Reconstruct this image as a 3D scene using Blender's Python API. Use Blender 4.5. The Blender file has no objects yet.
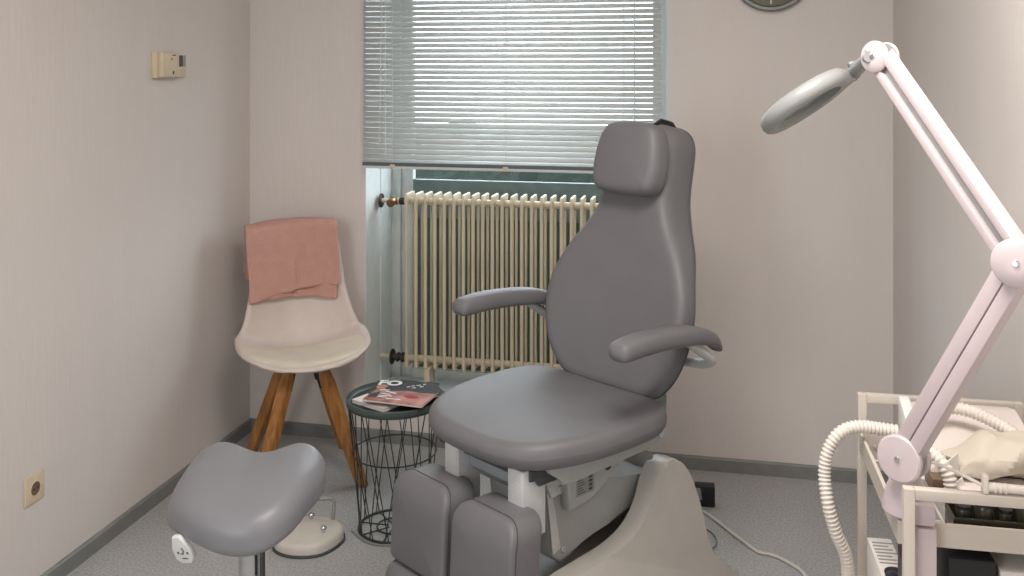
import bpy, bmesh, math, random
from mathutils import Vector, Matrix
random.seed(7)
sc = bpy.context.scene
C = sc.collection
PI = math.pi

# ------------------------------------------------------------------ camera, world, lights, exposure
cam_d = bpy.data.cameras.new('camera'); cam = bpy.data.objects.new('camera', cam_d); C.objects.link(cam)
cam.location = (0, 0, 1.6); cam.rotation_euler = (PI/2, 0, math.atan(209/970))
cam_d.sensor_width = 36; cam_d.lens = 970/1024*36; cam_d.shift_y = -(288-65)/1024
cam_d.clip_start = 0.02
sc.camera = cam
sc.view_settings.view_transform = 'Standard'; sc.view_settings.look = 'None'
sc.view_settings.gamma = 1; sc.view_settings.use_curve_mapping = False
sc.view_settings.exposure = 0.0
w = bpy.data.worlds.new('overcast_sky'); sc.world = w; w.use_nodes = True
bg = w.node_tree.nodes['Background']; bg.inputs[0].default_value = (0.87, 0.94, 1.0, 1); bg.inputs[1].default_value = 7.0

def area(name, loc, target, sx, sy, power, col):
    d = bpy.data.lights.new(name, 'AREA'); d.shape = 'RECTANGLE'; d.size = sx; d.size_y = sy; d.energy = power; d.color = col
    o = bpy.data.objects.new(name, d); C.objects.link(o); o.location = loc
    o.rotation_euler = (Vector(target)-Vector(loc)).to_track_quat('-Z', 'Y').to_euler()
    return o
area('ceiling_lamp_light', (-0.10, 1.45, 2.52), (-0.10, 1.45, 0), 0.9, 0.7, 40, (1.0, 0.935, 0.885))
area('front_window_light', (-1.35, -1.5, 1.55), (0.5, 3.0, 1.0), 1.2, 1.4, 46, (0.93, 0.97, 1.0))

# ------------------------------------------------------------------ materials
def lin(c):
    return tuple((v/255/12.92 if v/255 <= 0.04045 else ((v/255+0.055)/1.055)**2.4) for v in c) + (1,)
def mat(name, rgb, rough=0.6, metal=0, noise=0, nscale=20, bump=0, bscale=200, spec=0.5, rgb2=None, stretch=None, trans=0, coat=0):
    m = bpy.data.materials.new(name); m.use_nodes = True; nt = m.node_tree; b = nt.nodes['Principled BSDF']
    b.inputs['Base Color'].default_value = lin(rgb); b.inputs['Roughness'].default_value = rough
    b.inputs['Metallic'].default_value = metal; b.inputs['Specular IOR Level'].default_value = spec
    if trans: b.inputs['Transmission Weight'].default_value = trans
    if coat: b.inputs['Coat Weight'].default_value = coat
    tc = nt.nodes.new('ShaderNodeTexCoord'); mp = nt.nodes.new('ShaderNodeMapping')
    nt.links.new(tc.outputs['Object'], mp.inputs[0])
    if stretch: mp.inputs['Scale'].default_value = stretch
    if noise or rgb2:
        n = nt.nodes.new('ShaderNodeTexNoise'); n.inputs['Scale'].default_value = nscale; n.inputs['Detail'].default_value = 4
        nt.links.new(mp.outputs[0], n.inputs['Vector'])
        r = nt.nodes.new('ShaderNodeValToRGB'); r.color_ramp.elements[0].position = 0.35; r.color_ramp.elements[1].position = 0.65
        c2 = rgb2 or tuple(max(0, v*(1-noise)) for v in rgb)
        r.color_ramp.elements[0].color = lin(c2); r.color_ramp.elements[1].color = lin(rgb)
        nt.links.new(n.outputs['Fac'], r.inputs[0]); nt.links.new(r.outputs[0], b.inputs['Base Color'])
    if bump:
        n2 = nt.nodes.new('ShaderNodeTexNoise'); n2.inputs['Scale'].default_value = bscale
        nt.links.new(mp.outputs[0], n2.inputs['Vector'])
        bp = nt.nodes.new('ShaderNodeBump'); bp.inputs['Strength'].default_value = bump; bp.inputs['Distance'].default_value = 0.01
        nt.links.new(n2.outputs['Fac'], bp.inputs['Height']); nt.links.new(bp.outputs[0], b.inputs['Normal'])
    return m
M = {}
M['wall'] = mat('painted_wall', (219, 212, 207), 0.85, noise=0.010, nscale=3, bump=0.12, bscale=25, stretch=(3, 3, 0.35), spec=0.25)
M['ceiling'] = mat('white_ceiling', (232, 228, 222), 0.9, noise=0.02, spec=0.2)
M['floor'] = mat('speckled_grey_vinyl', (182, 181, 180), 0.75, rgb2=(154, 153, 152), nscale=130, bump=0.05, bscale=150, spec=0.25)
M['base'] = mat('grey_baseboard', (132, 133, 130), 0.55, noise=0.05)
M['reveal'] = mat('reveal_paint', (218, 222, 220), 0.6, noise=0.03)
M['winframe'] = mat('window_frame_paint', (205, 208, 205), 0.4, noise=0.03)
M['green'] = mat('green_panel', (104, 160, 142), 0.3, rgb2=(84, 140, 124), nscale=4, stretch=(0.3, 1, 2))
M['lowpanel'] = mat('dark_green_lower_panel', (78, 104, 92), 0.5, noise=0.08)
M['slate'] = mat('slate_panel', (112, 126, 124), 0.5, noise=0.08)
M['outside'] = mat('outside_paving', (70, 72, 70), 0.9, noise=0.1)
M['hedge'] = mat('outside_hedge', (24, 50, 42), 0.9, rgb2=(14, 34, 28), nscale=6)
M['slat'] = mat('aluminium_slat', (214, 218, 217), 0.45, noise=0.02)
def slatmat():
    m = bpy.data.materials['aluminium_slat']; nt = m.node_tree; b_ = nt.nodes['Principled BSDF']; o_ = nt.nodes['Material Output']
    t_ = nt.nodes.new('ShaderNodeBsdfTranslucent'); t_.inputs[0].default_value = (0.75, 0.8, 0.78, 1)
    mx = nt.nodes.new('ShaderNodeMixShader'); mx.inputs[0].default_value = 0.032
    nt.links.new(b_.outputs[0], mx.inputs[1]); nt.links.new(t_.outputs[0], mx.inputs[2]); nt.links.new(mx.outputs[0], o_.inputs[0])
slatmat()
M['cord'] = mat('white_cord', (225, 225, 222), 0.8, noise=0.02)
M['railshade'] = mat('rail_shade_grey', (92, 100, 104), 0.5, noise=0.05)  # grey for the painted shade above the bottom rail
M['radiator'] = mat('cream_radiator_enamel', (214, 200, 174), 0.35, noise=0.06, nscale=6)
M['brass'] = mat('old_brass', (150, 118, 74), 0.35, metal=0.8, noise=0.2)
M['oldmetal'] = mat('tarnished_fitting', (88, 82, 78), 0.5, metal=0.7, noise=0.3)
M['uph'] = mat('grey_leatherette', (114, 113, 116), 0.46, noise=0.03, nscale=8, bump=0.06, bscale=450, spec=0.4)
M['uphdark'] = mat('dark_seam', (78, 77, 79), 0.6, noise=0.05)
M['stool'] = mat('stool_leatherette', (132, 133, 138), 0.38, noise=0.02, nscale=8, bump=0.04, bscale=450, spec=0.45)
M['lightgrey'] = mat('light_grey_enamel', (178, 180, 178), 0.42, noise=0.02)
M['shell'] = mat('warm_grey_plastic_shell', (186, 181, 174), 0.35, noise=0.02)
M['silver'] = mat('brushed_silver', (216, 218, 218), 0.35, metal=0.25, noise=0.04, nscale=40, stretch=(1, 1, 8))
M['bluegrey'] = mat('blue_grey_enamel', (150, 158, 164), 0.4, noise=0.03)
M['chrome'] = mat('chrome', (215, 217, 220), 0.15, metal=1.0, noise=0.02)
M['black'] = mat('black_plastic', (28, 29, 33), 0.45, noise=0.15)
M['wire'] = mat('dark_green_wire', (48, 60, 58), 0.45, noise=0.1)
M['trayrim'] = mat('dark_tray_enamel', (72, 84, 82), 0.45, noise=0.08)
M['traytop'] = mat('dark_tray_inside', (30, 36, 38), 0.6, noise=0.1)
M['wood'] = mat('oiled_oak', (176, 124, 66), 0.5, rgb2=(140, 90, 44), nscale=9, stretch=(6, 6, 0.6))
M['shellwhite'] = mat('white_plastic_shell', (214, 200, 192), 0.45, noise=0.02)
M['cushion'] = mat('cream_cushion', (216, 206, 188), 0.6, noise=0.03)
M['towel'] = mat('salmon_terry', (204, 158, 145), 0.95, noise=0.025, nscale=30, bump=0.5, bscale=260, spec=0.15)
M['lamp'] = mat('pinkish_white_enamel', (205, 191, 193), 0.35, noise=0.015)
M['lampshade'] = mat('silver_grey_plastic', (148, 150, 149), 0.4, noise=0.02)
M['lampdark'] = mat('grey_plastic_joint', (140, 142, 142), 0.35, noise=0.04)
M['darkgrey'] = mat('dark_grey', (70, 72, 76), 0.5, noise=0.05)
M['glasslens'] = mat('tinted_lens', (110, 128, 128), 0.12, noise=0.03)
M['trolley'] = mat('beige_powder_coat', (204, 195, 184), 0.45, noise=0.015)
M['trolleylight'] = mat('white_powder_coat', (232, 232, 226), 0.45, noise=0.015)
M['hose'] = mat('ribbed_hose_plastic', (228, 220, 210), 0.5, noise=0.02)
M['machine'] = mat('machine_housing', (226, 216, 210), 0.4, noise=0.02)
M['bag'] = mat('beige_paper_bag', (208, 198, 182), 0.8, noise=0.06, nscale=8, bump=0.3, bscale=30)
M['white'] = mat('white_plastic', (235, 238, 236), 0.4, noise=0.02)
M['paper'] = mat('paper_white', (226, 220, 214), 0.7, noise=0.03)
M['ivory'] = mat('ivory_plastic', (216, 200, 172), 0.5, noise=0.03)
M['screen'] = mat('lcd_screen', (66, 80, 82), 0.2, noise=0.1)
M['magblack'] = mat('black_cover', (24, 28, 34), 0.5, noise=0.2)
M['skinprint'] = mat('portrait_print', (196, 144, 132), 0.6, rgb2=(134, 74, 66), nscale=14)
M['red'] = mat('red_print', (170, 22, 36), 0.6, noise=0.1)
M['gold'] = mat('gold_print', (188, 146, 84), 0.4, noise=0.1)
M['pink'] = mat('pink_print', (206, 96, 120), 0.5, noise=0.1)
M['clockface'] = mat('olive_clock_face', (98, 96, 74), 0.4, noise=0.05)
M['clockrim'] = mat('grey_clock_rim', (128, 130, 128), 0.3, metal=0.5, noise=0.05)
M['jar'] = mat('dark_jar', (58, 56, 44), 0.25, noise=0.2)
M['tray'] = mat('brown_tray', (120, 100, 82), 0.5, noise=0.1)
M['pedal'] = mat('grey_pedal_plastic', (206, 200, 190), 0.4, noise=0.03)
M['fluor'] = mat('diffuser', (240, 240, 235), 0.6, noise=0.01)
def glassmat():
    m = bpy.data.materials.new('window_glass'); m.use_nodes = True; nt = m.node_tree
    for n in list(nt.nodes): nt.nodes.remove(n)
    o = nt.nodes.new('ShaderNodeOutputMaterial'); mx = nt.nodes.new('ShaderNodeMixShader')
    t = nt.nodes.new('ShaderNodeBsdfTransparent'); g = nt.nodes.new('ShaderNodeBsdfGlossy'); g.inputs['Roughness'].default_value = 0.02
    t.inputs[0].default_value = (0.93, 0.955, 0.96, 1); mx.inputs[0].default_value = 0.06
    nt.links.new(t.outputs[0], mx.inputs[1]); nt.links.new(g.outputs[0], mx.inputs[2]); nt.links.new(mx.outputs[0], o.inputs[0])
    return m
M['glass'] = glassmat()

# ------------------------------------------------------------------ mesh helpers
def NB(): return bmesh.new()
def obj(name, bm, m, parent=None, smooth=None, loc=None):
    bmesh.ops.recalc_face_normals(bm, faces=bm.faces)
    me = bpy.data.meshes.new(name); bm.to_mesh(me); bm.free()
    ms = m if isinstance(m, (list, tuple)) else [m]
    for x in ms: me.materials.append(M[x])
    o = bpy.data.objects.new(name, me); C.objects.link(o)
    if smooth is None: smooth = 40
    if smooth:
        me.polygons.foreach_set('use_smooth', [True]*len(me.polygons))
        me.set_sharp_from_angle(angle=math.radians(smooth))
    if parent: o.parent = parent
    if loc: o.location = loc
    return o
def thing(name, label, cat, loc=(0, 0, 0), rotz=0, group=None):
    o = bpy.data.objects.new(name, None); C.objects.link(o); o.location = loc; o.rotation_euler = (0, 0, rotz)
    o.empty_display_size = 0.05
    return tag(o, label, cat, group)
def tag(o, label, cat, group=None):
    o['label'] = label; o['category'] = cat
    if group: o['group'] = group
    return o
def struct(o): o['kind'] = 'structure'; return o
def box(bm, x0, x1, y0, y1, z0, z1, bev=0, seg=2, mtx=None, mi=0):
    r = bmesh.ops.create_cube(bm, size=1); vs = r['verts']
    for v in vs:
        v.co = Vector(((x0+x1)/2+v.co.x*(x1-x0), (y0+y1)/2+v.co.y*(y1-y0), (z0+z1)/2+v.co.z*(z1-z0)))
    fs = set(f for v in vs for f in v.link_faces)
    for f in fs: f.material_index = mi
    if bev:
        es = list(set(e for v in vs for e in v.link_edges))
        rr = bmesh.ops.bevel(bm, geom=es, offset=bev, segments=seg, profile=0.6, affect='EDGES')
        vs = list(set(v for f in rr['faces'] for v in f.verts))
        for f in rr['faces']: f.material_index = mi
    if mtx: bmesh.ops.transform(bm, matrix=mtx, verts=vs)
    return vs
def frame_at(d):
    d = d.normalized(); up = Vector((0, 0, 1)) if abs(d.z) < 0.95 else Vector((1, 0, 0))
    a = d.cross(up).normalized(); b = d.cross(a).normalized(); return a, b
def tube(bm, pts, r, seg=10, caps=True, closed=False, mi=0, radii=None):
    pts = [Vector(p) for p in pts]; n = len(pts); rings = []; a = None
    for i, p in enumerate(pts):
        if closed: d = pts[(i+1) % n]-pts[i-1]
        else: d = pts[min(i+1, n-1)]-pts[max(i-1, 0)]
        d.normalize()
        if a is None: a, b = frame_at(d)
        else:
            a = (a-d*a.dot(d)).normalized(); b = d.cross(a).normalized()
        rr = radii[i] if radii else r
        rings.append([bm.verts.new(p+(a*math.cos(t)+b*math.sin(t))*rr) for t in [2*PI*k/seg for k in range(seg)]])
    m = n if closed else n-1
    for i in range(m):
        A = rings[i]; B = rings[(i+1) % n]
        for k in range(seg):
            f = bm.faces.new((A[k], A[(k+1) % seg], B[(k+1) % seg], B[k])); f.material_index = mi
    if caps and not closed:
        for R_ in (rings[0], rings[-1]): f = bm.faces.new(R_); f.material_index = mi
def lathe(bm, prof, seg=32, mtx=None, mi=0):
    rings = []
    for (r, z) in prof:
        if r < 1e-5: rings.append([bm.verts.new((0, 0, z))])
        else: rings.append([bm.verts.new((r*math.cos(2*PI*k/seg), r*math.sin(2*PI*k/seg), z)) for k in range(seg)])
    for A, B in zip(rings, rings[1:]):
        for k in range(seg):
            k2 = (k+1) % seg
            if len(A) == 1 and len(B) == 1: continue
            if len(A) == 1: f = bm.faces.new((A[0], B[k], B[k2]))
            elif len(B) == 1: f = bm.faces.new((A[k], A[k2], B[0]))
            else: f = bm.faces.new((A[k], A[k2], B[k2], B[k]))
            f.material_index = mi
    if mtx: bmesh.ops.transform(bm, matrix=mtx, verts=[v for R_ in rings for v in R_])
def axis_mtx(p, d):
    return Matrix.Translation(Vector(p)) @ Vector(d).to_track_quat('Z', 'Y').to_matrix().to_4x4()
def cyl(bm, p0, p1, r, seg=20, bev=0.0, r1=None):
    p0 = Vector(p0); p1 = Vector(p1); L = (p1-p0).length; r1 = r if r1 is None else r1
    if bev: pr = [(0, 0), (r-bev, 0), (r, bev), (r1, L-bev), (r1-bev, L), (0, L)]
    else: pr = [(0, 0), (r, 0), (r1, L), (0, L)]
    lathe(bm, pr, seg, axis_mtx(p0, p1-p0))
def cr(pts, n=8, closed=False):
    pts = [tuple(p) for p in pts]; N = len(pts); out = []
    rng = N if closed else N-1
    for i in range(rng):
        if closed: P = [pts[(i+k) % N] for k in (-1, 0, 1, 2)]
        else: P = [pts[max(i-1, 0)], pts[i], pts[i+1], pts[min(i+2, N-1)]]
        for j in range(n):
            t = j/n
            out.append(tuple(0.5*((2*b)+(-a+c)*t+(2*a-5*b+4*c-d)*t*t+(-a+3*b-3*c+d)*t**3) for a, b, c, d in zip(*P)))
    if not closed: out.append(pts[-1])
    return out
def resample(poly, n):
    L = [0]; N = len(poly)
    for i in range(N):
        a = Vector(poly[i]); b = Vector(poly[(i+1) % N]); L.append(L[-1]+(b-a).length)
    T = L[-1]; out = []; j = 0
    for k in range(n):
        s = T*k/n
        while L[j+1] < s: j += 1
        t = (s-L[j])/max(1e-9, L[j+1]-L[j]); a = Vector(poly[j]); b = Vector(poly[(j+1) % N]); out.append(a+(b-a)*t)
    return out
def pad(bm, outline, t, r, crown=0.01, n=72, warp=None, rb=None, rin=6, lens=4):
    """cushion: outline in XY, thickness t along +Z, rounded rims"""
    rb = r if rb is None else rb
    o = resample([(p[0], p[1]) for p in outline], n)
    ar = sum(o[i].x*o[(i+1) % n].y-o[(i+1) % n].x*o[i].y for i in range(n)); s = 1 if ar > 0 else -1
    nr = []
    for i in range(n):
        d = (o[(i+1) % n]-o[i-1]); nr.append(Vector((d.y, -d.x)).normalized()*s)
    cen = sum(o, Vector((0, 0)))/n
    rings = []
    def ring(inset, z, sc_=1.0):
        pts = []
        for p, q in zip(o, nr):
            v = p-q*inset; v = cen+(v-cen)*sc_; pts.append((v.x, v.y, z))
        rings.append(pts)
    for sc_ in (0.4, 0.8): ring(rb, 0, sc_)
    for k in range(lens+1):
        a = PI/2*k/lens; ring(rb*(1-math.sin(a)), rb*(1-math.cos(a)))
    for k in range(lens+1):
        a = PI/2*k/lens; ring(r*(1-math.cos(a)), t-r+r*math.sin(a))
    for k in range(1, rin):
        q = 1-k/rin; ring(r, t+crown*(1-q*q), q)
    vs = [[bm.verts.new(p) for p in R_] for R_ in rings]
    c0 = bm.verts.new((cen.x, cen.y, 0)); c1 = bm.verts.new((cen.x, cen.y, t+crown))
    for A, B in zip(vs, vs[1:]):
        for k in range(n): bm.faces.new((A[k], A[(k+1) % n], B[(k+1) % n], B[k]))
    for k in range(n):
        bm.faces.new((vs[0][k], vs[0][(k+1) % n], c0)); bm.faces.new((vs[-1][k], vs[-1][(k+1) % n], c1))
    al = [v for R_ in vs for v in R_]+[c0, c1]
    if warp:
        for v in al: v.co = Vector(warp(v.co))
    return al
def rrect(x0, x1, y0, y1, r, k=6, rl=None):
    out = []; rt_ = r; rl = r if rl is None else rl
    for (cx, cy, a0, r) in ((x1-r, y1-r, 0, r), (x0+r, y1-r, PI/2, r), (x0+rl, y0+rl, PI, rl), (x1-rl, y0+rl, 1.5*PI, rl)):
        for i in range(k+1):
            a = a0+PI/2*i/k; out.append((cx+r*math.cos(a), cy+r*math.sin(a)))
    return out
def prism(bm, poly, a0, a1, axis='x', bev=0, mi=0):
    """extrude a (u,v) polygon along an axis; axis x: u=y v=z ; axis y: u=x v=z ; axis z: u=x v=y"""
    def P(u, v, a): return {'x': (a, u, v), 'y': (u, a, v), 'z': (u, v, a)}[axis]
    A = [bm.verts.new(P(u, v, a0)) for u, v in poly]; B = [bm.verts.new(P(u, v, a1)) for u, v in poly]; n = len(poly)
    fs = [bm.faces.new(A), bm.faces.new(B)]
    for i in range(n): fs.append(bm.faces.new((A[i], A[(i+1) % n], B[(i+1) % n], B[i])))
    for f in fs: f.material_index = mi
    if bev:
        es = list(fs[0].edges)+list(fs[1].edges)
        bmesh.ops.bevel(bm, geom=es, offset=bev, segments=3, profile=0.5, affect='EDGES')
def sphere(bm, c, r, seg=14, sx=1, sy=1, sz=1):
    rr = bmesh.ops.create_uvsphere(bm, u_segments=seg, v_segments=seg//2+2, radius=r)
    for v in rr['verts']: v.co = Vector((c[0]+v.co.x*sx, c[1]+v.co.y*sy, c[2]+v.co.z*sz))
def text(name, s, size, m, parent, mtx, ext=0.0004, bold=0.0):
    cu = bpy.data.curves.new(name, 'FONT'); cu.body = s; cu.size = size; cu.extrude = ext; cu.offset = bold; cu.align_x = 'CENTER'; cu.align_y = 'CENTER'
    t = bpy.data.objects.new('t', cu); C.objects.link(t)
    me = bpy.data.meshes.new_from_object(t.evaluated_get(bpy.context.evaluated_depsgraph_get()))
    bpy.data.objects.remove(t); bpy.data.curves.remove(cu)
    me.transform(mtx); me.materials.clear(); me.materials.append(M[m])
    o = bpy.data.objects.new(name, me); C.objects.link(o); o.parent = parent
    return o

# ------------------------------------------------------------------ room shell
XL, XR, YB, YF, ZC = -2.017, 0.640, 3.912, -1.6, 2.62
NX0, NX1, NY, NZ0, NZ1 = -1.484, -0.210, 4.246, 0.167, 2.30
b = NB(); box(b, XL-0.1, XR+0.1, YF-0.1, YB+0.45, -0.1, 0); struct(obj('floor', b, 'floor', smooth=0))
b = NB(); box(b, XL-0.1, XR+0.1, YF-0.1, YB+0.45, ZC, ZC+0.1); struct(obj('ceiling', b, 'ceiling', smooth=0))
b = NB(); box(b, XL-0.1, XL, YF, YB+0.4, 0, ZC); struct(obj('wall_left', b, 'wall', smooth=0))
b = NB(); box(b, XR, XR+0.1, YF, YB+0.4, 0, ZC); struct(obj('wall_right', b, 'wall', smooth=0))
b = NB(); box(b, XL, XR, YF-0.1, YF, 0, ZC); struct(obj('wall_front', b, 'wall', smooth=0))
b = NB()
for (x0, x1, z0, z1) in ((XL, NX0, 0, ZC), (NX1, XR, 0, ZC), (NX0, NX1, 0, NZ0), (NX0, NX1, NZ1, ZC)):
    box(b, x0, x1, YB, YB+0.40, z0, z1)
struct(obj('wall_back', b, 'wall', smooth=0))
b = NB()   # painted reveal lining, 3 mm proud of the opening
e = 0.003
box(b, NX0, NX0+e, YB+0.002, NY, NZ0, NZ1); box(b, NX1-e, NX1, YB+0.002, NY, NZ0, NZ1)
box(b, NX0, NX1, YB+0.002, NY, NZ0, NZ0+e); box(b, NX0, NX1, YB+0.002, NY, NZ1-e, NZ1)
box(b, NX0+e, NX0+e+0.003, 4.095, 4.10, NZ0, NZ1)
struct(obj('trim_1', b, 'reveal', smooth=0))
H_ = 0.053
def bboard(name, pts):
    bm = NB()
    prof = [(0, 0), (0.012, 0), (0.012, H_-0.006), (0.007, H_), (0, H_)]
    (x0, y0), (x1, y1), (nx, ny) = pts
    A = [bm.verts.new((x0+nx*a, y0+ny*a, z)) for a, z in prof]; B = [bm.verts.new((x1+nx*a, y1+ny*a, z)) for a, z in prof]
    for i in range(5): bm.faces.new((A[i], A[(i+1) % 5], B[(i+1) % 5], B[i]))
    bm.faces.new(A); bm.faces.new(B); struct(obj(name, bm, 'base', smooth=0))
bboard('baseboard_back', ((XL, YB), (XR, YB), (0, -1)))
bboard('baseboard_left', ((XL, YF), (XL, YB), (1, 0)))
bboard('baseboard_right', ((XR, YF), (XR, YB), (-1, 0)))
# window: frame, glass above, green panel below
wn = bpy.data.objects.new('window_1', None); C.objects.link(wn); wn.location = (NX0, NY, NZ0); wn['kind'] = 'structure'
def rel(o): o.matrix_parent_inverse = Matrix.Translation(Vector((-NX0, -NY, -NZ0))); return o
b = NB()
FX0 = NX0+0.10; zt = 1.075
box(b, NX0, NX0+0.045, NY, NY+0.06, NZ0, NZ1, 0.004); box(b, NX0+0.045, FX0, NY+0.015, NY+0.06, NZ0, NZ1, 0.004)
box(b, NX1-0.08, NX1, NY, NY+0.06, NZ0, NZ1, 0.004)
box(b, FX0, NX1-0.08, NY, NY+0.06, NZ0, NZ0+0.045, 0.004); box(b, FX0, NX1-0.08, NY, NY+0.06, NZ1-0.08, NZ1, 0.004)
rel(obj('window_frame', b, 'winframe', wn))
b = NB(); box(b, FX0, NX1-0.08, NY+0.03, NY+0.036, zt, NZ1-0.08); rel(obj('glass_pane', b, 'glass', wn, 0))
b = NB(); box(b, FX0, NX1-0.08, NY+0.015, NY+0.045, 0.90, zt, 0.003); rel(obj('panel_rail', b, 'slate', wn, 0))
b = NB(); box(b, FX0, NX1-0.08, NY+0.03, NY+0.045, NZ0+0.04, 0.90); rel(obj('lower_panel', b, 'lowpanel', wn, 0))

# ------------------------------------------------------------------ venetian blind
bl = thing('venetian_blind', 'silver-white venetian blind hanging half lowered over the window', 'blind', (-0.854, 3.878, 1.165))
X0, X1 = -0.623, 0.623
b = NB(); z = 0.028; k = 0
TL = math.radians(50)
while z < 1.16:
    prev = None
    for i in range(6):
        q = i/5-0.5; yy = q*0.0255*math.cos(TL); zz = z+q*0.0255*math.sin(TL)+0.0022*(1-4*q*q)
        yy -= 0.0022*(1-4*q*q)*0.6
        a = b.verts.new((X0, yy, zz)); c = b.verts.new((X1, yy, zz))
        if prev: b.faces.new((prev[0], prev[1], c, a))
        prev = (a, c)
    z += 0.0222
o = obj('slats', b, 'slat', bl); sm = o.modifiers.new('thick', 'SOLIDIFY'); sm.thickness = 0.0005
b = NB(); box(b, X0-0.002, X1+0.002, -0.014, 0.014, 0.0, 0.013, 0.003); obj('bottom_rail', b, 'slat', bl)
b = NB(); box(b, X0, X1, -0.0165, -0.0150, 0.012, 0.027, 0.0005); o = obj('rail_shadow_gap', b, 'railshade', bl); o.name = 'rail_shade_strip'  # dark strip paints the shade in the gap between rail and lowest slat
b = NB(); box(b, X0, X1, -0.016, 0.016, 1.165, 1.20, 0.002); obj('head_rail', b, 'slat', bl)
for x in (-0.49, -0.005, 0.475):
    b = NB(); box(b, x-0.011, x+0.011, -0.019, -0.012, 0.004, 0.019, 0.002); obj('rail_clip', b, 'ivory', bl)
    b = NB(); tube(b, [(x, -0.0125, 0.02), (x, -0.0125, 1.165)], 0.0011, 6)
    tube(b, [(x, 0.0125, 0.02), (x, 0.0125, 1.165)], 0.0011, 6); obj('ladder_cord', b, 'cord', bl)
b = NB(); tube(b, [(0.52, -0.022, 0.02), (0.52, -0.022, 1.18)], 0.0030, 8); obj('tilt_wand', b, 'slat', bl)
b = NB(); tube(b, [(-0.52, -0.02, 0.06), (-0.521, -0.02, 0.4), (-0.515, -0.02, 1.18)], 0.0016, 6)
tube(b, [(-0.545, -0.02, 0.09), (-0.541, -0.02, 0.5), (-0.518, -0.02, 1.18)], 0.0016, 6); obj('pull_cord', b, 'cord', bl)

# ------------------------------------------------------------------ radiator
rd = thing('column_radiator', 'cream column radiator standing in the window niche below the blind', 'radiator', (-1.343, 4.06, 0.278))
def rad_section():
    b = NB(); Hh = 0.765
    for yc in (-0.045, 0.045):
        pts = [(0, yc*0.55, 0.012), (0, yc*0.9, 0.035), (0, yc, 0.07), (0, yc, Hh-0.07), (0, yc*0.9, Hh-0.035), (0, yc*0.55, Hh-0.012)]
        tube(b, [(0, y, z) for _, y, z in cr(pts, 4)], 0.0080 if yc < 0 else 0.0062, 10)
    prism(b, [(-0.056, Hh-0.03), (-0.056, Hh-0.008), (-0.050, Hh), (0.050, Hh), (0.056, Hh-0.008), (0.056, Hh-0.03)], -0.0055, 0.0055, 'x', 0.002)
    prism(b, [(-0.050, 0.028), (-0.050, 0.014), (0.050, 0.014), (0.050, 0.028)], -0.0045, 0.0045, 'x', 0.001)
    for zz in (0.04, Hh-0.038): cyl(b, (-0.0215, 0, zz), (0.0215, 0, zz), 0.015, 14)
    return b
s0 = obj('radiator_section', rad_section(), 'radiator', rd); s0.location.x = 0.010
for i in range(1, 26):
    c = s0.copy(); C.objects.link(c); c.parent = rd; c.location.x = 0.010+i*0.0425
for x in (0.10, 0.86):
    b = NB(); box(b, x-0.012, x+0.012, -0.045, 0.045, -0.108, 0.01, 0.003); obj('foot', b, 'radiator', rd)
for nm, zz in (('upper', 0.725), ('lower', 0.04)):
    b = NB(); cyl(b, (-0.125, 0, zz), (-0.01, 0, zz), 0.0095, 14); obj('supply_pipe', b, 'radiator', rd)
b = NB(); cyl(b, (-0.1245, 0, 0.725), (-0.117, 0, 0.725), 0.032, 20, 0.002); obj('wall_flange', b, 'oldmetal', rd)
b = NB(); cyl(b, (-0.082, 0, 0.725), (-0.044, 0, 0.725), 0.017, 8, 0.003); cyl(b, (-0.065, -0.045, 0.720), (-0.065, 0, 0.725), 0.019, 10, 0.004)
obj('radiator_valve', b, 'brass', rd)
b = NB(); cyl(b, (-0.036, 0, 0.725), (-0.012, 0, 0.725), 0.017, 6, 0.002); obj('union_nut', b, 'oldmetal', rd)
b = NB(); cyl(b, (-0.074, 0, 0.04), (-0.066, 0, 0.04), 0.034, 16, 0.002); cyl(b, (-0.07, 0, 0.04), (-0.012, 0, 0.04), 0.015, 8, 0.002)
cyl(b, (-0.05, 0, 0.04), (-0.038, 0, 0.04), 0.021, 6, 0.002); cyl(b, (-0.028, 0, 0.04), (-0.014, 0, 0.04), 0.022, 6, 0.002)
obj('lower_fitting', b, 'oldmetal', rd)

# ------------------------------------------------------------------ clock, thermostat, socket
ck = thing('wall_clock', 'round wall clock with olive face and grey rim', 'clock', (0.190, YB, 1.963))
b = NB(); Rm = Matrix.Rotation(PI/2, 4, 'X')
lathe(b, [(0, 0), (0.150, 0), (0.156, 0.006), (0.156, 0.026), (0.150, 0.034), (0.140, 0.034), (0.134, 0.026), (0.133, 0.014), (0, 0.014)], 56, Rm); obj('clock_rim', b, 'clockrim', ck)
b = NB(); lathe(b, [(0, 0.0145), (0.132, 0.0145), (0.132, 0.016), (0, 0.016)], 56, Rm); obj('clock_face', b, 'clockface', ck)
for i in range(12):
    b = NB(); box(b, -0.0025, 0.0025, -0.0172, -0.0162, 0.104, 0.122 if i % 3 else 0.126, 0, mtx=Matrix.Rotation(i*PI/6, 4, 'Y')); obj('hour_mark', b, 'paper', ck)
for L_, an, nm in ((0.065, 0.9, 'hour_hand'), (0.095, -0.7, 'minute_hand')):
    b = NB(); box(b, -0.003, 0.003, -0.020, -0.018, -0.012, L_, 0, mtx=Matrix.Rotation(an, 4, 'Y')); obj(nm, b, 'paper', ck)
th = thing('thermostat', 'small ivory thermostat with grey display on the left wall', 'thermostat', (XL, 3.262, 1.60))
b = NB(); box(b, 0, 0.022, -0.105, 0.03, -0.048, 0.048, 0.004); obj('wall_plate', b, 'ivory', th)
b = NB(); box(b, 0.022, 0.040, -0.092, 0.018, -0.044, 0.046, 0.005); obj('housing', b, 'ivory', th)
b = NB(); box(b, 0.0, 0.026, 0.018, 0.086, -0.046, 0.040, 0.004); obj('display_module', b, 'ivory', th)
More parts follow.
